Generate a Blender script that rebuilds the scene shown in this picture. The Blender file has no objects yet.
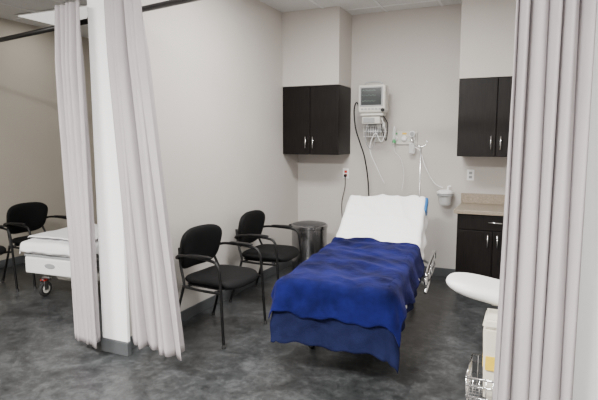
import bpy, bmesh, math, random
from mathutils import Vector, Matrix, noise
random.seed(7)
C = bpy.context.scene.collection

# ---------------------------------------------------------------- materials
def new_mat(name, col, rough=0.6, metal=0.0, var=0.0, vscale=6.0, bump=0.0, bscale=60.0, sheen=0.0, emis=None, estr=0, stretch=None, alpha=1.0, trans=0.0, col2=None, spec=0.5):
    m = bpy.data.materials.new(name); m.use_nodes = True
    nt = m.node_tree; b = nt.nodes['Principled BSDF']
    b.inputs['Base Color'].default_value = (*col, 1)
    b.inputs['Roughness'].default_value = rough
    b.inputs['Metallic'].default_value = metal
    b.inputs['Specular IOR Level'].default_value = spec
    if sheen: 
        b.inputs['Sheen Weight'].default_value = sheen
    if trans: b.inputs['Transmission Weight'].default_value = trans
    if alpha < 1: b.inputs['Alpha'].default_value = alpha
    if emis:
        b.inputs['Emission Color'].default_value = (*emis, 1); b.inputs['Emission Strength'].default_value = estr
    tc = nt.nodes.new('ShaderNodeTexCoord'); mp = nt.nodes.new('ShaderNodeMapping')
    nt.links.new(tc.outputs['Object'], mp.inputs['Vector'])
    if stretch: mp.inputs['Scale'].default_value = stretch
    if var > 0 or col2:
        n = nt.nodes.new('ShaderNodeTexNoise'); n.inputs['Scale'].default_value = vscale; n.inputs['Detail'].default_value = 6
        nt.links.new(mp.outputs['Vector'], n.inputs['Vector'])
        r = nt.nodes.new('ShaderNodeValToRGB')
        c2 = col2 if col2 else tuple(min(1, c*(1+var)) for c in col)
        c1 = col if col2 else tuple(c*(1-var) for c in col)
        r.color_ramp.elements[0].position = 0.35; r.color_ramp.elements[1].position = 0.65
        r.color_ramp.elements[0].color = (*c1, 1); r.color_ramp.elements[1].color = (*c2, 1)
        nt.links.new(n.outputs['Fac'], r.inputs['Fac']); nt.links.new(r.outputs['Color'], b.inputs['Base Color'])
    if bump > 0:
        n2 = nt.nodes.new('ShaderNodeTexNoise'); n2.inputs['Scale'].default_value = bscale; n2.inputs['Detail'].default_value = 4
        nt.links.new(mp.outputs['Vector'], n2.inputs['Vector'])
        bp = nt.nodes.new('ShaderNodeBump'); bp.inputs['Strength'].default_value = bump; bp.inputs['Distance'].default_value = 0.01
        nt.links.new(n2.outputs['Fac'], bp.inputs['Height']); nt.links.new(bp.outputs['Normal'], b.inputs['Normal'])
    return m

M = {}
M['wall'] = new_mat('wall_paint', (0.54, 0.508, 0.475), 0.75, var=0.015, vscale=2, bump=0.08, bscale=180)
M['wall_dk'] = new_mat('wall_paint_beige', (0.43, 0.39, 0.33), 0.75, var=0.015, vscale=2, bump=0.08, bscale=180)
M['white'] = new_mat('flash_lit_wall_end', (0.93, 0.93, 0.94), 0.5, var=0.01)  # near-white colour stands in for frontal flash on the wall ends
M['ceil'] = new_mat('ceiling_tile', (0.66, 0.66, 0.65), 0.9, var=0.06, vscale=90, bump=0.3, bscale=150)
M['tbar'] = new_mat('ceiling_tee', (0.75, 0.75, 0.75), 0.5)
M['base'] = new_mat('vinyl_base', (0.075, 0.08, 0.085), 0.5, var=0.05)
M['wood'] = new_mat('espresso_laminate', (0.003, 0.0022, 0.002), 0.45, col2=(0.009, 0.0065, 0.006), vscale=9, stretch=(9, 9, 0.8), spec=0.2)
M['steel'] = new_mat('brushed_steel', (0.62, 0.62, 0.63), 0.28, metal=1.0, var=0.05, vscale=40, stretch=(1, 1, 0.05))
M['chrome'] = new_mat('chrome', (0.75, 0.75, 0.76), 0.15, metal=1.0)
M['darksteel'] = new_mat('dark_steel', (0.10, 0.10, 0.105), 0.4, metal=0.6)
M['binsteel'] = new_mat('bin_steel', (0.36, 0.36, 0.37), 0.22, metal=1.0, var=0.05, vscale=40, stretch=(1, 1, 0.05))
M['black'] = new_mat('black_plastic', (0.004, 0.004, 0.0045), 0.42, spec=0.35)
M['fabric'] = new_mat('black_upholstery', (0.004, 0.004, 0.0045), 0.7, var=0.2, vscale=120, bump=0.15, bscale=300, spec=0.2)
M['rod'] = new_mat('bronze_rod', (0.010, 0.009, 0.008), 0.4, metal=0.3)
M['sheet'] = new_mat('white_sheet', (0.90, 0.90, 0.91), 0.85, bump=0.12, bscale=14)
M['matt'] = new_mat('mattress_vinyl', (0.04, 0.10, 0.26), 0.5)
M['grey'] = new_mat('grey_plastic', (0.33, 0.34, 0.35), 0.5, var=0.03)
M['ltgrey'] = new_mat('light_plastic', (0.60, 0.585, 0.54), 0.45, var=0.02)
M['whitepl'] = new_mat('white_plastic', (0.85, 0.85, 0.85), 0.35)
M['rubber'] = new_mat('rubber', (0.02, 0.02, 0.02), 0.7)
M['red'] = new_mat('red_plastic', (0.55, 0.03, 0.02), 0.4)
M['yellow'] = new_mat('yellow_label', (0.80, 0.55, 0.03), 0.5)
M['green'] = new_mat('green_plastic', (0.05, 0.35, 0.12), 0.4)
M['bluepl'] = new_mat('blue_plastic', (0.03, 0.14, 0.36), 0.4)
M['clear'] = new_mat('clear_plastic', (0.85, 0.86, 0.86), 0.2, alpha=0.5)
M['milky'] = new_mat('milky_plastic', (0.74, 0.70, 0.60), 0.35)
M['screen'] = new_mat('monitor_screen', (0.030, 0.036, 0.036), 0.15)
M['trace'] = new_mat('screen_trace', (0.20, 0.30, 0.25), 0.4)
M['glow'] = new_mat('light_diffuser', (0.9, 0.9, 0.9), 0.6, emis=(1, 0.99, 0.97), estr=3.0)
M['off'] = new_mat('dim_diffuser', (0.85, 0.85, 0.83), 0.6, emis=(1, 0.99, 0.95), estr=0.8)
M['curtain'] = new_mat('curtain_cloth', (0.39, 0.36, 0.37), 0.9, var=0.03, vscale=3, bump=0.06, bscale=400, spec=0.2)
M['granite'] = new_mat('speckled_counter', (0.20, 0.165, 0.12), 0.35, col2=(0.36, 0.30, 0.23), vscale=110)

def blanket_mat():
    m = new_mat('blue_fleece', (0.0012, 0.002, 0.019), 0.95, bump=0.45, bscale=30, sheen=0.07, col2=(0.0065, 0.0085, 0.080), vscale=5)
    b = m.node_tree.nodes['Principled BSDF']
    b.inputs['Sheen Tint'].default_value = (0.4, 0.4, 1, 1)
    b.inputs['Specular IOR Level'].default_value = 0.08
    return m
M['blanket'] = blanket_mat()
M['blanket_hem'] = new_mat('blue_cotton', (0.0055, 0.0075, 0.030), 0.9, col2=(0.009, 0.012, 0.045), vscale=12, bump=0.2, bscale=120, spec=0.1)

def floor_mat():
    m = bpy.data.materials.new('mottled_vinyl_floor'); m.use_nodes = True
    nt = m.node_tree; b = nt.nodes['Principled BSDF']
    tc = nt.nodes.new('ShaderNodeTexCoord')
    n1 = nt.nodes.new('ShaderNodeTexNoise'); n1.inputs['Scale'].default_value = 3.6; n1.inputs['Detail'].default_value = 9; n1.inputs['Roughness'].default_value = 0.70; n1.inputs['Distortion'].default_value = 0.9
    n2 = nt.nodes.new('ShaderNodeTexNoise'); n2.inputs['Scale'].default_value = 17; n2.inputs['Detail'].default_value = 8; n2.inputs['Roughness'].default_value = 0.75; n2.inputs['Distortion'].default_value = 0.6
    for n in (n1, n2): nt.links.new(tc.outputs['Object'], n.inputs['Vector'])
    mx = nt.nodes.new('ShaderNodeMix'); mx.inputs[0].default_value = 0.5
    nt.links.new(n1.outputs['Fac'], mx.inputs[2]); nt.links.new(n2.outputs['Fac'], mx.inputs[3])
    r = nt.nodes.new('ShaderNodeValToRGB')
    e = r.color_ramp.elements
    e[0].position = 0.38; e[0].color = (0.014, 0.0152, 0.0162, 1)
    e[1].position = 0.66; e[1].color = (0.105, 0.110, 0.114, 1)
    k = e.new(0.5); k.color = (0.040, 0.0425, 0.0445, 1)
    nt.links.new(mx.outputs[0], r.inputs['Fac']); nt.links.new(r.outputs['Color'], b.inputs['Base Color'])
    b.inputs['Roughness'].default_value = 0.33
    b.inputs['Specular IOR Level'].default_value = 0.42
    return m
M['floor'] = floor_mat()

# ---------------------------------------------------------------- mesh helpers
def obj_from(name, verts, faces, mat, parent=None, smooth=True, loc=(0, 0, 0), rot=(0, 0, 0)):
    me = bpy.data.meshes.new(name); me.from_pydata([tuple(v) for v in verts], [], faces); me.update()
    bm = bmesh.new(); bm.from_mesh(me); bmesh.ops.recalc_face_normals(bm, faces=bm.faces); bm.to_mesh(me); bm.free()
    if smooth: 
        for p in me.polygons: p.use_smooth = True
    o = bpy.data.objects.new(name, me); C.objects.link(o)
    if mat: me.materials.append(M[mat] if isinstance(mat, str) else mat)
    o.location = loc; o.rotation_euler = rot
    if parent: o.parent = parent
    return o

def empty(name, loc=(0, 0, 0), rz=0):
    o = bpy.data.objects.new(name, None); C.objects.link(o); o.location = loc; o.rotation_euler = (0, 0, rz)
    o.empty_display_size = 0.1
    return o

def box(name, lo, hi, mat, parent=None, bev=0.0, rot=None):
    c = [(a+b)/2 for a, b in zip(lo, hi)]; s = [abs(b-a) for a, b in zip(lo, hi)]
    bm = bmesh.new(); bmesh.ops.create_cube(bm, size=1)
    for v in bm.verts: v.co = Vector((v.co.x*s[0], v.co.y*s[1], v.co.z*s[2]))
    if bev > 0:
        bmesh.ops.bevel(bm, geom=list(bm.edges), offset=min(bev, min(s)*0.45), segments=3, affect='EDGES', profile=0.5)
    me = bpy.data.meshes.new(name); bm.to_mesh(me); bm.free()
    o = bpy.data.objects.new(name, me); C.objects.link(o); me.materials.append(M[mat])
    o.location = c
    if rot: o.rotation_euler = rot
    if parent: o.parent = parent
    return o

def catmull(pts, n=8, closed=False):
    pts = [Vector(p) for p in pts]; out = []
    N = len(pts)
    if N < 3: return pts
    for i in range(N-1):
        p0 = pts[max(i-1, 0)]; p1 = pts[i]; p2 = pts[i+1]; p3 = pts[min(i+2, N-1)]
        for k in range(n):
            t = k/n
            out.append(0.5*((2*p1)+(-p0+p2)*t+(2*p0-5*p1+4*p2-p3)*t*t+(-p0+3*p1-3*p2+p3)*t**3))
    out.append(pts[-1]); return out

def tube(name, pts, r, mat, parent=None, smooth_path=True, seg=10, n=8):
    P = catmull(pts, n) if smooth_path else [Vector(p) for p in pts]
    verts = []; faces = []
    t0 = (P[1]-P[0]).normalized()
    up = Vector((0, 0, 1)) if abs(t0.z) < 0.9 else Vector((1, 0, 0))
    nrm = t0.cross(up).normalized()
    for i, p in enumerate(P):
        t = (P[min(i+1, len(P)-1)]-P[max(i-1, 0)]).normalized()
        nrm = (nrm - t*nrm.dot(t)).normalized(); bn = t.cross(nrm)
        for k in range(seg):
            a = 2*math.pi*k/seg
            verts.append(p+nrm*math.cos(a)*r+bn*math.sin(a)*r)
    for i in range(len(P)-1):
        for k in range(seg):
            faces.append((i*seg+k, i*seg+(k+1) % seg, (i+1)*seg+(k+1) % seg, (i+1)*seg+k))
    faces.append(tuple(range(seg))[::-1]); faces.append(tuple((len(P)-1)*seg+k for k in range(seg)))
    return obj_from(name, verts, faces, mat, parent)

def lathe(name, prof, mat, parent=None, loc=(0, 0, 0), rot=(0, 0, 0), seg=40):
    verts = []; faces = []
    for (r, z) in prof:
        for k in range(seg):
            a = 2*math.pi*k/seg; verts.append((r*math.cos(a), r*math.sin(a), z))
    for i in range(len(prof)-1):
        for k in range(seg):
            faces.append((i*seg+k, i*seg+(k+1) % seg, (i+1)*seg+(k+1) % seg, (i+1)*seg+k))
    faces.append(tuple(range(seg))[::-1]); faces.append(tuple((len(prof)-1)*seg+k for k in range(seg)))
    o = obj_from(name, verts, faces, mat, parent, loc=loc, rot=rot)
    for p in o.data.polygons:
        if len(p.vertices) > 4: p.use_smooth = False
    md = o.modifiers.new('es', 'EDGE_SPLIT'); md.split_angle = math.radians(35)
    return o

def pad(name, sx, sy, t, mat, parent=None, n=4.5, fn=None, rings=14, seg=56, loc=(0, 0, 0), rot=(0, 0, 0), edge=6):
    verts = []; faces = []
    def add(side):
        idx = []
        for j in range(1, rings+1):
            s = math.sin(j/rings*math.pi/2)
            row = []
            for k in range(seg):
                a = 2*math.pi*k/seg
                ca, sa = math.cos(a), math.sin(a)
                q = (abs(ca)**n+abs(sa)**n)**(-1/n)
                x, y = ca*q*s*sx/2, sa*q*s*sy/2
                z = side*t/2*max(0, (1-s**edge))**0.5
                if j == rings: z = 0
                row.append(len(verts)); verts.append((x, y, z))
            idx.append(row)
        c = len(verts); verts.append((0, 0, side*t/2))
        for k in range(seg): faces.append((c, idx[0][k], idx[0][(k+1) % seg]))
        for j in range(rings-1):
            for k in range(seg):
                faces.append((idx[j][k], idx[j][(k+1) % seg], idx[j+1][(k+1) % seg], idx[j+1][k]))
    add(1); add(-1)
    if fn: verts = [fn(*v) for v in verts]
    o = obj_from(name, verts, faces, mat, parent, loc=loc, rot=rot)
    bm = bmesh.new(); bm.from_mesh(o.data); bmesh.ops.remove_doubles(bm, verts=bm.verts, dist=1e-5)
    bmesh.ops.recalc_face_normals(bm, faces=bm.faces); bm.to_mesh(o.data); bm.free()
    for p in o.data.polygons: p.use_smooth = True
    return o

# ---------------------------------------------------------------- room shell
H = 3.0; YB = 5.87; XP = -2.63; XR = 0.10; XL = -5.78
def LY(x): return 2.66-0.174*(x+2.22)
box('floor', (-6.6, -1.9, -0.06), (2.6, YB+0.12, 0.0), 'floor')
box('ceiling', (-6.6, -1.9, H), (2.6, YB+0.12, H+0.06), 'ceil')
box('wall_back', (-6.6, YB, 0), (2.6, YB+0.12, H), 'wall')
box('wall_left', (XL-0.14, 2.9, 0), (XL, YB, H), 'wall_dk')
box('wall_partition', (-2.78, 2.74, 0), (XP, YB, H), 'wall')
box('wall_right', (XR, 2.34, 0), (XR+0.24, YB, H), 'wall')
box('wall_front', (-6.6, -2.0, 0), (2.6, -1.9, H), 'wall')
box('wall_corridor_left', (-6.7, -1.9, 0), (-6.6, YB, H), 'wall')
box('wall_corridor_right', (2.6, -1.9, 0), (2.7, YB, H), 'wall')
box('flash_lit_end_1', (-2.80, 2.715, 0.10), (-2.56, 2.745, H), 'white', bev=0.006)  # added cap on the partition end, flash brightness put into its colour
box('flash_lit_end_2', (XR-0.02, 2.30, 0.10), (XR+0.30, 2.345, H), 'white', bev=0.006)  # same cap on the right wall end, whitened to imitate flash
bh = 0.10
box('baseboard_back', (XP, YB-0.012, 0), (-0.62, YB, bh), 'base', bev=0.004)
box('baseboard_partition', (XP, 2.74, 0), (XP+0.012, YB-0.012, bh), 'base', bev=0.004)
box('baseboard_partition_left', (-2.792, 2.745, 0), (-2.78, YB, bh), 'base', bev=0.004)
box('baseboard_partition_end', (-2.807, 2.705, 0), (-2.553, 2.745, bh), 'base', bev=0.004)
box('baseboard_right', (XR-0.012, 2.345, 0), (XR, 5.2, bh), 'base', bev=0.004)
box('baseboard_right_end', (XR-0.03, 2.29, 0), (XR+0.31, 2.345, bh), 'base', bev=0.004)
box('baseboard_left', (XL, 2.9, 0), (XL+0.012, YB, bh), 'base', bev=0.004)

YC = 5.43
XCL = -1.935
box('wall_soffit_left', (XP, YC, 2.165), (XCL, YB, H), 'wall', bev=0.004)
box('wall_soffit_right', (-0.655, YC, 2.165), (XR, YB, H), 'wall', bev=0.004)

bm = bmesh.new()
def addbar(lo, hi):
    r = bmesh.ops.create_cube(bm, size=1)
    for v in r['verts']:
        v.co = Vector(((lo[0]+hi[0])/2+v.co.x*(hi[0]-lo[0]), (lo[1]+hi[1])/2+v.co.y*(hi[1]-lo[1]), (lo[2]+hi[2])/2+v.co.z*(hi[2]-lo[2])))
x = -6.4
while x < 2.5:
    addbar((x-0.012, -1.9, H-0.006), (x+0.012, YB, H)); x += 0.61
y = -1.7
while y < YB:
    addbar((-6.6, y-0.012, H-0.005), (2.6, y+0.012, H)); y += 1.22
me = bpy.data.meshes.new('ceiling_grid'); bm.to_mesh(me); bm.free()
o = bpy.data.objects.new('trim_3', me); C.objects.link(o); me.materials.append(M['tbar'])

def troffer(x, y, power, sx=1.15, sy=0.56, glow='glow', colr=(1, 0.98, 0.95)):
    e = empty('ceiling_light', (x, y, H))
    box('frame', (-sx/2-0.03, -sy/2-0.03, -0.014), (sx/2+0.03, sy/2+0.03, -0.007), 'tbar', e, bev=0.003)
    box('diffuser', (-sx/2, -sy/2, -0.020), (sx/2, sy/2, -0.014), glow, e)
    if power > 0:
        L = bpy.data.lights.new('troffer_lamp', 'AREA'); L.shape = 'RECTANGLE'; L.size = sx; L.size_y = sy
        L.energy = power; L.color = colr
        o = bpy.data.objects.new('lamp', L); C.objects.link(o); o.location = (0, 0, -0.03); o.parent = e
troffer(-1.2, -0.2, 360)
troffer(-3.4, 0.1, 250)
troffer(1.2, -0.2, 120)
troffer(-1.25, 3.6, 110)
troffer(-4.9, 4.55, 10, glow='off')

def rod(name, xa, xb):
    e = empty(name, (0, 0, 0))
    tube('rod_tube', [(xa, LY(xa), 2.38), (xb, LY(xb), 2.38)], 0.019, 'rod', e, smooth_path=False, seg=14)
    for x in (xa, xb):
        lathe('flange', [(0.016, -0.01), (0.04, -0.01), (0.04, 0.008), (0.016, 0.012)], 'rod', e, loc=(x, LY(x), 2.38), rot=(0, math.pi/2, 0), seg=20)
rod('curtain_rod', -2.56, XR-0.02)
rod('curtain_rod', XL+0.02, -2.80)

def curtain(name, xt0, xt1, xb0, xb1, zb, pleats, seed, yoff=0.0, amp=0.055, ztop=2.47):
    nx = pleats*20; nz = 50; verts = []; faces = []
    rnd = random.Random(seed)
    ph = [rnd.uniform(0, 6.28) for _ in range(8)]
    for j in range(nz+1):
        w = j/nz
        z = ztop+(zb-ztop)*w
        x0 = xt0+(xb0-xt0)*w; x1 = xt1+(xb1-xt1)*w
        for i in range(nx+1):
            s = i/nx
            warp = s + 0.030*math.sin(2*math.pi*s*2.3+ph[0]+w*1.2) + 0.014*w*math.sin(2*math.pi*s*5+ph[1])
            a = 2*math.pi*pleats*warp
            A = amp*(0.55+0.45*min(1, w*6))*(0.78+0.22*math.sin(s*13+ph[2]+w*1.1))
            yy = A*(math.sin(a)+0.25*math.sin(2*a+ph[3]+w*2))
            yy += 0.012*w*math.sin(a*0.37+ph[4]+w*4)
            xx = x0+(x1-x0)*s + 0.022*math.cos(a+ph[5]*0.1)*(0.5+w*0.6)
            zz = z + (0.008*math.sin(a*0.5+ph[6]) if j == nz else 0)
            verts.append((xx, LY(xx)+yoff+yy, zz))
    for j in range(nz):
        for i in range(nx):
            a = j*(nx+1)+i; faces.append((a, a+1, a+nx+2, a+nx+1))
    o = obj_from(name, verts, faces, 'curtain')
    m = o.modifiers.new('sol', 'SOLIDIFY'); m.thickness = 0.003
    return o
curtain('privacy_curtain', -2.55, -2.20, -2.42, -1.91, 0.19, 6, 3, yoff=-0.10, amp=0.068)
curtain('privacy_curtain', -3.05, -2.77, -3.00, -2.74, 0.09, 5, 11, yoff=-0.125, amp=0.062)
curtain('privacy_curtain', -0.07, 0.19, -0.085, 0.19, 0.13, 5, 5, yoff=-0.09, amp=0.055)

# ---------------------------------------------------------------- cabinets
def bar_handle(parent, x, y, z, length, vertical=True):
    if vertical:
        tube('pull', [(x, y-0.03, z-length/2), (x, y-0.03, z+length/2)], 0.007, 'chrome', parent, False)
        for dz in (-length*0.35, length*0.35):
            tube('pull_post', [(x, y, z+dz), (x, y-0.03, z+dz)], 0.005, 'chrome', parent, False)
    else:
        tube('pull', [(x-length/2, y-0.03, z), (x+length/2, y-0.03, z)], 0.007, 'chrome', parent, False)
        for dx in (-length*0.35, length*0.35):
            tube('pull_post', [(x+dx, y, z), (x+dx, y-0.03, z)], 0.005, 'chrome', parent, False)

def wall_cabinet(x0, x1, z0, z1):
    e = empty('wall_cabinet', ((x0+x1)/2, YB, z0))
    w = (x1-x0)/2; h = z1-z0; f = YC-YB
    box('carcass', (-w+0.002, f+0.022, 0), (w-0.002, -0.002, h), 'wood', e, bev=0.003)
    box('door_panel_a', (-w+0.003, f, 0.003), (-0.003, f+0.020, h-0.003), 'wood', e, bev=0.004)
    box('door_panel_b', (0.003, f, 0.003), (w-0.003, f+0.020, h-0.003), 'wood', e, bev=0.004)
    bar_handle(e, -0.045, f, 0.14, 0.13); bar_handle(e, 0.045, f, 0.14, 0.13)
wall_cabinet(XP+0.002, XCL, 1.385, 2.163)
wall_cabinet(-0.655, XR-0.012, 1.385, 2.163)

e = empty('base_cabinet', (-0.62, 0, 0))
W = XR+0.62-0.012
box('carcass', (0.01, 5.31, 0.10), (W, YB-0.002, 0.82), 'wood', e, bev=0.002)
box('toe_kick', (0.03, 5.37, 0.0), (W, YB-0.002, 0.10), 'base', e)
box('drawer_front', (0.012, 5.29, 0.66), (W-0.003, 5.31, 0.812), 'wood', e, bev=0.004)
box('door_panel_a', (0.012, 5.29, 0.105), (W/2-0.003, 5.31, 0.653), 'wood', e, bev=0.004)
box('door_panel_b', (W/2+0.003, 5.29, 0.105), (W-0.003, 5.31, 0.653), 'wood', e, bev=0.004)
box('countertop', (-0.02, 5.25, 0.82), (W, YB-0.002, 0.86), 'granite', e, bev=0.005)
box('backsplash', (-0.02, YB-0.025, 0.86), (W, YB-0.002, 0.97), 'granite', e, bev=0.004)
bar_handle(e, W/2+0.02, 5.29, 0.745, 0.13, False)
bar_handle(e, W/2-0.045, 5.29, 0.56, 0.13); bar_handle(e, W/2+0.045, 5.29, 0.56, 0.13)

# ---------------------------------------------------------------- chairs
def chair(x, y, rz=0.0):
    e = empty('guest_chair', (x, y, 0), rz)
    pad('seat', 0.48, 0.50, 0.075, 'fabric', e, n=4.5, loc=(0.01, 0, 0.455), edge=8,
        fn=lambda a, b, c: (a, b, c-0.03*max(0, (a-0.12)/0.12)**2*0.9+0.02*(b/0.25)**2*0.5))
    pad('seat_shell', 0.43, 0.45, 0.03, 'black', e, n=5, loc=(0.0, 0, 0.42))
    pad('backrest', 0.35, 0.50, 0.055, 'fabric', e, n=3.6, loc=(-0.245, 0, 0.685), rot=(0, math.radians(-78), 0), edge=8,
        fn=lambda a, b, c: (a, b*(1+0.10*(a/0.175)), c - 0.05*(b/0.25)**2))
    pad('backrest_shell', 0.32, 0.47, 0.03, 'black', e, n=3.6, loc=(-0.268, 0, 0.685), rot=(0, math.radians(-78), 0),
        fn=lambda a, b, c: (a, b*(1+0.10*(a/0.175)), c - 0.05*(b/0.25)**2))
    for s in (-1, 1):
        tube('front_leg_arm', [(0.23, s*0.295, 0.012), (0.215, s*0.29, 0.25), (0.20, s*0.285, 0.52), (0.175, s*0.283, 0.625), (0.10, s*0.28, 0.655), (-0.08, s*0.278, 0.665), (-0.19, s*0.272, 0.66), (-0.245, s*0.25, 0.635), (-0.25, s*0.215, 0.62)], 0.0115, 'black', e)
        tube('rear_leg', [(-0.30, s*0.27, 0.012), (-0.24, s*0.262, 0.20), (-0.19, s*0.25, 0.38), (-0.19, s*0.235, 0.44), (-0.235, s*0.215, 0.56), (-0.268, s*0.19, 0.70)], 0.0115, 'black', e)
        tube('side_rail', [(0.205, s*0.288, 0.415), (0.0, s*0.27, 0.408), (-0.19, s*0.25, 0.41)], 0.010, 'black', e)
        pad('arm_pad', 0.24, 0.045, 0.022, 'black', e, n=3, loc=(0.0, s*0.28, 0.675))
        for (fx, fy) in ((0.23, 0.295), (-0.30, 0.27)):
            lathe('foot_cap', [(0.015, 0), (0.015, 0.02), (0.012, 0.028)], 'rubber', e, loc=(fx, s*fy, 0), seg=16)
    tube('cross_front', [(0.14, -0.285, 0.412), (0.14, 0.285, 0.412)], 0.010, 'black', e, False)
    tube('cross_rear', [(-0.16, -0.255, 0.408), (-0.16, 0.255, 0.408)], 0.010, 'black', e, False)
    return e
chair(-2.21, 3.42, math.radians(-4))
chair(-2.25, 4.36, math.radians(2))
chair(-4.88, 3.92, 0)
chair(-4.95, 3.18, 0)

# ---------------------------------------------------------------- step bin
e = empty('step_trash_can', (-2.17, 5.16, 0))
e.scale = (1.12, 1.12, 1.04)
lathe('body', [(0.172, 0.03), (0.176, 0.04), (0.176, 0.56), (0.172, 0.565)], 'binsteel', e, seg=56)
lathe('base_ring', [(0.17, 0.0), (0.182, 0.004), (0.182, 0.035), (0.176, 0.042)], 'black', e, seg=56)
lathe('lid', [(0.178, 0.562), (0.182, 0.567), (0.182, 0.592), (0.172, 0.602), (0.168, 0.603)], 'binsteel', e, seg=56)
lathe('lid_top', [(0.168, 0.600), (0.166, 0.606), (0.12, 0.618), (0.05, 0.624), (0.001, 0.625)], 'darksteel', e, seg=56)
box('pedal', (0.15, -0.04, 0.012), (0.235, 0.04, 0.026), 'black', e, bev=0.006)
box('hinge', (-0.205, -0.05, 0.54), (-0.17, 0.05, 0.59), 'black', e, bev=0.006)

# ---------------------------------------------------------------- stretcher
def stretcher(loc, rz, alpha=27, blanket=True, top=0.60, name='hospital_stretcher', hinge=1.36, total=2.06):
    e = empty(name, loc, rz)
    al = math.radians(alpha)
    def path(s, off=0.0):
        R = 0.30
        s0 = hinge
        if s <= s0: y, z, a = s, top, 0
        else:
            L = R*al
            if s < s0+L:
                a = (s-s0)/R; y = s0+R*math.sin(a); z = top+R*(1-math.cos(a))
            else:
                a = al; d = s-s0-L
                y = s0+R*math.sin(al)+d*math.cos(al); z = top+R*(1-math.cos(al))+d*math.sin(al)
        return y-math.sin(a)*off, z+math.cos(a)*off
    hw = 0.345
    verts = []; faces = []; K = 32; n = 60
    for i in range(n+1):
        s = total*i/n
        f = min(1, (min(s, total-s)/0.04))**0.5 if 0 < i < n else 0.86
        for k in range(K):
            a = 2*math.pi*k/K; ca, sa = math.cos(a), math.sin(a); q = (abs(ca)**7+abs(sa)**7)**(-1/7)
            xx = ca*q*hw*(0.98+0.02*f); zz = -0.052+sa*q*0.048*f
            y, z = path(s, zz); verts.append((xx, y, z))
    for i in range(n):
        for k in range(K):
            faces.append((i*K+k, i*K+(k+1) % K, (i+1)*K+(k+1) % K, (i+1)*K+k))
    faces.append(tuple(range(K))[::-1]); faces.append(tuple(n*K+k for k in range(K)))
    obj_from('mattress', verts, faces, 'matt' if blanket else 'sheet', e)
    def deck(nm, s0, s1, w, o0, o1, mat):
        vs = []; fs = []; m = 16
        for i in range(m+1):
            s = s0+(s1-s0)*i/m
            for (xx, oo) in ((-w, o0), (w, o0), (w, o1), (-w, o1)):
                y, z = path(s, oo); vs.append((xx, y, z))
        for i in range(m):
            for k in range(4): fs.append((i*4+k, i*4+(k+1) % 4, i*4+4+(k+1) % 4, i*4+4+k))
        fs.append((0, 1, 2, 3)); fs.append((m*4+3, m*4+2, m*4+1, m*4))
        obj_from(nm, vs, fs, mat, e, smooth=False)
    deck('foot_deck', 0.01, hinge-0.03, 0.35, -0.104, -0.125, 'grey')
    deck('back_deck', hinge+0.01, total-0.01, 0.35, -0.104, -0.125, 'grey')
    def drape(nm, s0, s1, ovl, ovr, foot, off, mat, seed, nx=120, ns=130, wr=0.006, foldamp=0.16, flare=0.10, hemwob=0.02, kf=26, slant=0.0, skew=0.0, ridges=None, fwob=0.05):
        vs = []; fs = []
        R = 0.035
        full0 = s0-foot
        for j in range(ns+1):
            sj = full0+(s1-full0)*j/ns
            for i in range(nx+1):
                xi = -(hw+ovl)+(2*hw+ovl+ovr)*i/nx
                edge = 1+hemwob*math.sin(j*0.11+seed)
                xx = xi*edge if abs(xi) > hw else xi
                ss = sj
                if sj < s0 and foot > 0:
                    ss = s0-(s0-sj)*(1+slant*(i/nx-0.5)+fwob*math.sin(i*0.16+seed)+fwob*0.5*math.sin(i*0.37+seed))
                if j > ns*0.6:
                    ss = sj+(0.02*math.sin(i*0.13+seed)+skew*(i/nx-0.5))*(j/ns-0.6)/0.4
                ox = max(abs(xx)-hw, 0); oy = max(s0-ss, 0) if foot > 0 else 0
                d = math.hypot(ox, oy)
                bx = max(-hw, min(hw, xx)); bs = max(ss, s0) if foot > 0 else ss
                y, z = path(bs, off)
                nz = noise.noise(Vector((bx*4+seed, bs*3.2, seed)))*wr*1.5+noise.noise(Vector((bx*10, bs*8+seed, 3)))*wr*0.7
                nz += wr*0.8*(1-abs(noise.noise(Vector((bx*5+bs*4, bs*2-bx*1.5, seed+9))))*3)
                if ridges:
                    for (rs, rh, rw) in ridges:
                        nz += rh*math.exp(-((bs-rs-0.02*math.sin(bx*7+seed))/rw)**2)
                if d > 1e-6:
                    dx = ox/d*(1 if xx > 0 else -1); dy = -oy/d
                    if d < math.pi*R/2: out = R*math.sin(d/R); dn = R*(1-math.cos(d/R))
                    else: out = R; dn = R+d-math.pi*R/2
                    ang = math.atan2(ox, max(oy, 1e-6)) if oy > 0 else math.pi/2
                    p = (bx if ox == 0 else (1 if xx > 0 else -1)*(hw+ang*0.22+(bs-s0)))
                    fold = math.sin(p*kf+seed)+0.6*math.sin(p*kf*0.43+seed*2)
                    out += dn*flare+foldamp*dn*0.5*(fold*0.5+0.5)
                    out += noise.noise(Vector((p*6, dn*8, seed)))*0.016*min(1, dn*10)
                    px = bx+dx*out; py = y+dy*out; pz = z-dn
                    pz += nz*max(0, 1-dn*12)+wr*max(0, 1-dn*12)
                else:
                    px, py, pz = bx, y, z+nz+wr
                vs.append((px, py, max(pz, 0.03)))
        for j in range(ns):
            for i in range(nx):
                a = j*(nx+1)+i; fs.append((a, a+1, a+nx+2, a+nx+1))
        o = obj_from(nm, vs, fs, mat, e)
        m = o.modifiers.new('s', 'SOLIDIFY'); m.thickness = 0.006; m.offset = 1
        return o
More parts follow.
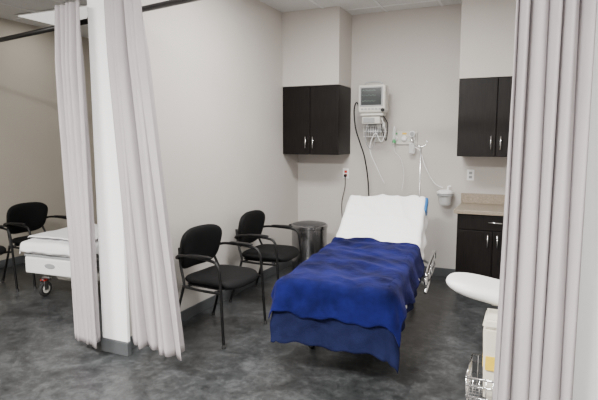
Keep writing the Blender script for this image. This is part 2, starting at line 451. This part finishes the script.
    if blanket:
        drape('sheet', 0.3, total-0.015, 0.10, 0.17, 0.0, 0.006, 'sheet', 2.1, foldamp=0.26, wr=0.012, ridges=((1.50, 0.022, 0.03), (1.57, 0.016, 0.02), (1.80, 0.008, 0.015)))
        drape('blanket_under', 0.02, 1.30, 0.17, 0.24, 0.375, 0.022, 'blanket_hem', 5.3, foldamp=0.20, wr=0.004, kf=19, flare=0.12, slant=0.1, fwob=0.03)
        drape('blanket_top', 0.02, 1.42, 0.13, 0.19, 0.21, 0.044, 'blanket', 1.7, foldamp=0.20, wr=0.012, flare=0.26, hemwob=0.04, kf=17, slant=0.22, skew=-0.06, fwob=0.05)
    else:
        drape('sheet', 0.02, total-0.02, 0.11, 0.11, 0.10, 0.006, 'sheet', 4.4, foldamp=0.1, wr=0.006)
        drape('folded_sheet', 0.10, 0.9, 0.02, 0.02, 0.02, 0.045, 'sheet', 7.7, foldamp=0.1, wr=0.006)
    zf = top-0.15
    for s in (-1, 1):
        tube('frame_rail', [(s*0.33, 0.03, zf), (s*0.33, 2.0, zf)], 0.02, 'steel', e, False, seg=12)
    for yy in (0.03, 0.7, 1.35, 2.0):
        tube('frame_cross', [(-0.33, yy, zf), (0.33, yy, zf)], 0.018, 'steel', e, False, seg=12)
    for yy in (0.55, 1.5):
        lathe('hydraulic_column', [(0.07, 0.2), (0.07, 0.33), (0.05, 0.335), (0.05, zf)], 'grey', e, loc=(0, yy, 0), seg=24)
    for sx in (-0.2, 0.2):
        yh, zh = path(total-0.35, -0.125)
        tube('back_support', [(sx, 1.5, zf), (sx, yh, zh)], 0.014, 'steel', e, False)
    box('base_cover', (-0.24, 0.42 if blanket else 0.26, 0.15), (0.24, 1.83, 0.24), 'ltgrey' if not blanket else 'grey', e, bev=0.03)
    if not blanket:
        box('foot_panel', (-0.34, 0.0, zf-0.14), (0.34, 0.05, zf+0.02), 'whitepl', e, bev=0.015)
        box('side_cover', (-0.36, 0.1, zf-0.10), (-0.34, 1.2, zf+0.0), 'whitepl', e, bev=0.008)
        pad('maker_mark', 0.13, 0.05, 0.006, 'grey', e, n=2, loc=(-0.02, -0.003, zf-0.05), rot=(math.pi/2, 0, 0))
    for sx in (-1, 1):
        for yy in (0.50 if blanket else 0.16, 1.80):
            tube('caster_arm', [(sx*0.2, yy, 0.20), (sx*0.28, yy, 0.20), (sx*0.295, yy, 0.165)], 0.017, 'steel', e)
            lathe('wheel', [(0.02, -0.016), (0.066, -0.016), (0.075, -0.008), (0.075, 0.008), (0.066, 0.016), (0.02, 0.016)], 'rubber', e, loc=(sx*0.295, yy+0.02, 0.075), rot=(0, math.pi/2, 0), seg=28)
            lathe('wheel_hub', [(0.01, -0.02), (0.042, -0.018), (0.042, 0.018), (0.01, 0.02)], 'ltgrey', e, loc=(sx*0.295, yy+0.02, 0.075), rot=(0, math.pi/2, 0), seg=24)
            box('caster_fork', (sx*0.295-0.027, yy-0.01, 0.07), (sx*0.295-0.021, yy+0.04, 0.17), 'steel', e, bev=0.002)
            box('caster_fork', (sx*0.295+0.021, yy-0.01, 0.07), (sx*0.295+0.027, yy+0.04, 0.17), 'steel', e, bev=0.002)
            box('caster_crown', (sx*0.295-0.03, yy-0.012, 0.16), (sx*0.295+0.03, yy+0.042, 0.175), 'red' if not blanket and sx < 0 else 'grey', e, bev=0.004)
    for s in (-1, 1):
        x = s*0.475
        tube('side_rail', [(x, 1.02, zf-0.03), (x, 1.04, zf+0.03), (x, 1.12, zf+0.055), (x, 1.9, zf+0.055), (x, 1.98, zf+0.03), (x, 2.0, zf-0.03)], 0.013, 'chrome', e)
        tube('side_rail_low', [(x, 1.02, zf-0.09), (x, 2.0, zf-0.09)], 0.012, 'chrome', e, False)
        for yy in (1.1, 1.3, 1.5, 1.7, 1.9):
            tube('rail_spindle', [(x, yy, zf-0.09), (x, yy+0.06, zf+0.055)], 0.008, 'chrome', e, False)
        for yy in (1.15, 1.85):
            tube('rail_bracket', [(s*0.33, yy, zf), (x, yy, zf-0.07)], 0.012, 'grey', e, False)
    if blanket:
        tube('iv_pole', [(0.31, 2.04, zf), (0.31, 2.04, 1.5)], 0.008, 'steel', e, False)
        tube('iv_hook', [(0.25, 2.04, 1.54), (0.27, 2.04, 1.50), (0.31, 2.04, 1.49), (0.35, 2.04, 1.50), (0.37, 2.04, 1.54)], 0.005, 'chrome', e)
        y, z = path(total-0.09, -0.03)
        box('head_handle', (0.345, y-0.12, z-0.04), (0.395, y+0.09, z+0.035), 'bluepl', e, bev=0.015, rot=(al, 0, 0))
        yh, zh = path(hinge+0.45, -0.13)
        tube('gas_strut', [(0.37, 1.38, zf-0.02), (0.37, yh, zh)], 0.012, 'black', e, False)
        tube('back_side_frame', [(0.37,)+path(hinge+0.02, -0.115), (0.37,)+path(total-0.03, -0.115)], 0.012, 'darksteel', e, False)
        tube('push_bar', [(-0.30, 1.98, zf), (-0.30, 2.06, zf+0.02), (0, 2.08, zf+0.02), (0.30, 2.06, zf+0.02), (0.30, 1.98, zf)], 0.014, 'chrome', e)
    else:
        tube('push_handle', [(-0.30, 1.98, zf), (-0.31, 2.08, zf+0.1), (-0.29, 2.12, zf+0.28), (0, 2.13, zf+0.32), (0.29, 2.12, zf+0.28), (0.31, 2.08, zf+0.1), (0.30, 1.98, zf)], 0.014, 'chrome', e)
    return e
stretcher((-1.06, 2.90, 0), math.radians(5), alpha=31, hinge=1.32, total=2.16)
stretcher((-4.03, 3.33, 0), math.radians(3), blanket=False, alpha=20, top=0.57)

# ---------------------------------------------------------------- wall equipment
e = empty('patient_monitor', (-1.59, 5.60, 1.85))
box('casing', (-0.155, -0.07, 0.0), (0.155, 0.09, 0.31), 'ltgrey', e, bev=0.025)
box('bezel', (-0.13, -0.078, 0.07), (0.13, -0.066, 0.285), 'grey', e, bev=0.008)
box('screen', (-0.115, -0.083, 0.085), (0.115, -0.076, 0.272), 'screen', e, bev=0.003)
for k, zz in enumerate((0.24, 0.19, 0.13)):
    pts = []
    for i in range(40):
        xx = -0.105+i*0.155/39
        pts.append((xx, -0.0838, zz+(0.014*math.exp(-((i % 10-4)/0.9)**2) if k == 0 else 0.007*math.sin(i*0.63+k))))
    tube('screen_trace', pts, 0.0010, 'trace', e, False, seg=5)
for i in range(6):
    box('button', (-0.115+i*0.04, -0.078, 0.035), (-0.09+i*0.04, -0.068, 0.052), 'grey', e, bev=0.003)
tube('carry_handle', [(-0.10, 0.02, 0.30), (-0.085, 0.02, 0.335), (0, 0.02, 0.345), (0.085, 0.02, 0.335), (0.10, 0.02, 0.30)], 0.010, 'grey', e)
lathe('knob', [(0.02, -0.01), (0.02, 0.012), (0.015, 0.016)], 'black', e, loc=(0.13, -0.072, 0.03), rot=(math.pi/2, 0, 0), seg=20)
box('mount_tray', (-0.13, -0.05, -0.03), (0.13, 0.10, -0.002), 'ltgrey', e, bev=0.008)
box('mount_arm', (-0.035, 0.0, -0.07), (0.035, 0.27, -0.03), 'ltgrey', e, bev=0.01)
box('wall_channel', (-0.05, 0.24, -0.32), (0.05, 0.268, 0.20), 'ltgrey', e, bev=0.005)
box('module', (-0.12, -0.03, -0.12), (0.09, 0.09, -0.035), 'ltgrey', e, bev=0.012)
box('module_face', (-0.10, -0.036, -0.105), (0.03, -0.028, -0.05), 'grey', e, bev=0.003)
for z in (-0.14, -0.20, -0.26):
    tube('basket_wire', [(-0.12, 0.24, z), (-0.12, 0.06, z), (0.10, 0.06, z), (0.10, 0.24, z)], 0.004, 'whitepl', e, False, seg=6)
for i in range(9):
    x = -0.12+i*0.0275
    tube('basket_wire', [(x, 0.06, -0.14), (x, 0.06, -0.26), (x, 0.24, -0.26)], 0.003, 'whitepl', e, False, seg=6)
pad('bp_cuff', 0.18, 0.12, 0.07, 'grey', e, n=3, loc=(-0.02, 0.14, -0.17), rot=(1.2, 0, 0.3))
pad('probe_pouch', 0.10, 0.09, 0.05, 'whitepl', e, n=3, loc=(0.06, 0.13, -0.13), rot=(1.3, 0, -0.2))
tube('cable_black', [(-0.13, 0.0, -0.01), (-0.18, -0.02, 0.12), (-0.225, 0.02, 0.04), (-0.215, 0.05, -0.16), (-0.16, 0.05, -0.33), (-0.105, 0.06, -0.5), (-0.08, 0.12, -0.75), (-0.06, 0.1, -0.95)], 0.008, 'black', e)
tube('cable_white', [(0.10, 0.0, -0.05), (0.14, 0.02, -0.2), (0.09, 0.04, -0.32), (0.02, 0.04, -0.22), (-0.04, 0.04, -0.4), (0.04, 0.08, -0.62), (0.12, 0.12, -0.8)], 0.005, 'whitepl', e)
tube('cable_grey', [(-0.05, -0.02, -0.12), (-0.08, 0.0, -0.3), (-0.02, 0.04, -0.4), (0.04, 0.04, -0.25), (0.08, 0.03, -0.15)], 0.005, 'grey', e)
tube('cable_spo2', [(0.12, -0.02, -0.03), (0.17, 0.0, -0.12), (0.15, 0.03, -0.30), (0.11, 0.04, -0.22), (0.09, 0.04, -0.12)], 0.005, 'black', e)

e = empty('medical_gas_outlets', (-1.33, YB, 1.58))
box('panel', (-0.10, -0.02, -0.08), (0.19, -0.002, 0.07), 'ltgrey', e, bev=0.006)
for i, (x, m) in enumerate(((-0.06, 'green'), (0.045, 'yellow'), (0.145, 'whitepl'))):
    lathe('outlet', [(0.032, 0), (0.032, 0.02), (0.024, 0.03), (0.012, 0.032)], 'whitepl', e, loc=(x, -0.018, -0.01), rot=(math.pi/2, 0, 0), seg=24)
    box('label', (x-0.025, -0.0225, 0.035), (x+0.025, -0.0195, 0.055), m, e)
lathe('flowmeter', [(0.014, -0.02), (0.018, 0.0), (0.018, 0.11), (0.010, 0.125)], 'clear', e, loc=(-0.06, -0.075, 0.0), seg=20)
lathe('flowmeter_knob', [(0.02, -0.06), (0.02, -0.04), (0.012, -0.02)], 'green', e, loc=(-0.06, -0.075, 0.0), seg=20)
tube('flowmeter_stem', [(-0.06, -0.02, -0.01), (-0.06, -0.075, -0.02)], 0.01, 'chrome', e, False)
lathe('regulator_gauge', [(0.035, 0), (0.035, 0.03), (0.03, 0.035)], 'whitepl', e, loc=(0.145, -0.055, 0.04), rot=(math.pi/2, 0, 0), seg=26)
lathe('gauge_face', [(0.024, 0), (0.024, 0.002)], 'grey', e, loc=(0.145, -0.091, 0.04), rot=(math.pi/2, 0, 0), seg=26)
tube('regulator_body', [(0.145, -0.02, -0.01), (0.145, -0.07, -0.02), (0.145, -0.075, -0.07)], 0.014, 'chrome', e)
lathe('small_canister', [(0.03, -0.16), (0.036, -0.155), (0.038, -0.05), (0.03, -0.04)], 'clear', e, loc=(0.145, -0.075, -0.02), seg=24)
tube('oxygen_tube', [(-0.06, -0.075, -0.03), (-0.05, -0.09, -0.15), (0.03, -0.10, -0.25), (0.07, -0.12, -0.42), (0.05, -0.14, -0.60)], 0.004, 'clear', e)
tube('suction_tube', [(0.16, -0.08, -0.10), (0.24, -0.09, -0.15), (0.30, -0.09, -0.32), (0.40, -0.07, -0.50), (0.50, -0.07, -0.555)], 0.0055, 'whitepl', e)

e = empty('suction_canister', (-0.80, YB, 0.86))
box('bracket', (-0.04, -0.03, 0.0), (0.04, -0.002, 0.14), 'ltgrey', e, bev=0.005)
lathe('jar', [(0.055, -0.02), (0.062, -0.01), (0.075, 0.10), (0.075, 0.11)], 'clear', e, loc=(0, -0.11, 0), seg=30)
lathe('jar_lid', [(0.085, 0.105), (0.09, 0.11), (0.09, 0.125), (0.06, 0.145), (0.02, 0.15)], 'whitepl', e, loc=(0, -0.11, 0), seg=30)
tube('ring_holder', [(0.0, -0.02, 0.09), (0.07, -0.05, 0.09), (0.085, -0.11, 0.09), (0.06, -0.18, 0.09), (0, -0.197, 0.09), (-0.06, -0.18, 0.09), (-0.085, -0.11, 0.09), (-0.07, -0.05, 0.09), (0.0, -0.02, 0.09)], 0.006, 'grey', e)
tube('elbow', [(0.03, -0.11, 0.14), (0.03, -0.11, 0.18), (0.06, -0.11, 0.19)], 0.01, 'whitepl', e)

def outlet(x, z, red=False, y=YB):
    e = empty('wall_outlet', (x, y, z))
    box('cover_plate', (-0.038, -0.008, -0.06), (0.038, -0.001, 0.06), 'whitepl', e, bev=0.003)
    for dz in (-0.022, 0.022):
        box('socket', (-0.017, -0.011, dz-0.015), (0.017, -0.007, dz+0.015), 'red' if red else 'grey', e, bev=0.002)
        for dx in (-0.007, 0.007):
            box('slot', (dx-0.0015, -0.0125, dz-0.005), (dx+0.0015, -0.0105, dz+0.007), 'black', e)
outlet(-1.99, 1.15, True); outlet(-0.55, 1.17)
e = empty('power_cord', (-1.99, YB, 1.09))
box('plug', (-0.015, -0.04, 0.02), (0.015, -0.012, 0.05), 'black', e, bev=0.004)
tube('cord', [(0, -0.03, 0.03), (0.0, -0.035, -0.1), (-0.04, -0.03, -0.3), (-0.03, -0.03, -0.5)], 0.004, 'black', e)

# ---------------------------------------------------------------- infant scale cart
e = empty('infant_scale_cart', (-0.09, 2.90, 0))
lathe('column', [(0.018, 0.07), (0.018, 0.66), (0.03, 0.67)], 'chrome', e, seg=20)
for k in range(5):
    a = 2*math.pi*k/5+0.3
    cx, cy = 0.15*math.cos(a), 0.15*math.sin(a)
    tube('leg', [(0, 0, 0.09), (cx*0.6, cy*0.6, 0.085), (cx, cy, 0.065)], 0.012, 'steel', e)
    lathe('caster', [(0.008, -0.01), (0.025, -0.01), (0.025, 0.01), (0.008, 0.01)], 'rubber', e, loc=(cx, cy, 0.025), rot=(math.pi/2, 0, a), seg=18)
    tube('caster_stem', [(cx, cy, 0.07), (cx, cy, 0.03)], 0.006, 'chrome', e, False, seg=8)
box('scale_body', (-0.05, -0.03, 0.655), (0.12, 0.10, 0.69), 'ltgrey', e, bev=0.012)
pad('scale_tray', 0.47, 0.34, 0.095, 'whitepl', e, n=2.8, loc=(-0.06, 0.02, 0.725), edge=3, rot=(0, math.radians(9), 0),
    fn=lambda a, b, c: (a, b, c+0.05*(abs(b)/0.16)**2.5*0.2+0.01*(abs(a)/0.23)**3))
bx0, bx1, by0, by1 = -0.13, 0.12, -0.36, -0.06
for z in (0.22, 0.28, 0.34, 0.38):
    tube('basket_ring', [(bx0, by0, z), (bx1, by0, z), (bx1, by1, z), (bx0, by1, z), (bx0, by0, z)], 0.004 if z < 0.37 else 0.006, 'chrome', e, False, seg=8)
for i in range(9):
    x = bx0+(bx1-bx0)*i/8
    tube('basket_wire', [(x, by0, 0.38), (x, by0, 0.22), (x, by1, 0.22), (x, by1, 0.38)], 0.003, 'chrome', e, False, seg=6)
for i in range(1, 9):
    y = by0+(by1-by0)*i/9
    tube('basket_wire', [(bx0, y, 0.38), (bx0, y, 0.22), (bx1, y, 0.22), (bx1, y, 0.38)], 0.003, 'chrome', e, False, seg=6)
tube('basket_bracket', [(0, 0, 0.25), (0, by1, 0.25)], 0.01, 'chrome', e, False)
s = empty('sharps_container', (-0.07, 2.71, 0.228))
def frustum(nm, w0, d0, w1, d1, z0, z1, mat, parent, bev=0.015):
    bm = bmesh.new(); bmesh.ops.create_cube(bm, size=1)
    for v in bm.verts:
        t = v.co.z+0.5; w = w0+(w1-w0)*t; d = d0+(d1-d0)*t
        v.co = Vector((v.co.x*w, v.co.y*d, z0+(z1-z0)*t))
    bmesh.ops.bevel(bm, geom=list(bm.edges), offset=bev, segments=3, affect='EDGES')
    me = bpy.data.meshes.new(nm); bm.to_mesh(me); bm.free()
    o = bpy.data.objects.new(nm, me); C.objects.link(o); me.materials.append(M[mat]); o.parent = parent; return o
frustum('body', 0.15, 0.16, 0.175, 0.19, 0.0, 0.39, 'milky', s)
frustum('lid', 0.185, 0.20, 0.165, 0.18, 0.39, 0.435, 'milky', s, 0.01)
box('label', (-0.07, -0.098, 0.175), (0.07, -0.086, 0.245), 'yellow', s, rot=(math.radians(-3), 0, 0))
box('label_side', (-0.0845, -0.06, 0.175), (-0.078, 0.06, 0.245), 'yellow', s)
tube('lid_hinge', [(-0.08, 0.085, 0.43), (0.08, 0.085, 0.43)], 0.007, 'milky', s, False)

# ---------------------------------------------------------------- camera & world
cam = bpy.data.cameras.new('camera'); co = bpy.data.objects.new('camera', cam); C.objects.link(co)
co.location = (0, 0, 1.55); co.rotation_euler = (math.radians(83.3), 0, math.radians(24))
cam.sensor_width = 36; cam.lens = 36*509/598; cam.clip_start = 0.05
bpy.context.scene.camera = co
w = bpy.data.worlds.new('world'); bpy.context.scene.world = w; w.use_nodes = True
w.node_tree.nodes['Background'].inputs['Color'].default_value = (0.8, 0.85, 0.9, 1)
w.node_tree.nodes['Background'].inputs['Strength'].default_value = 0.3
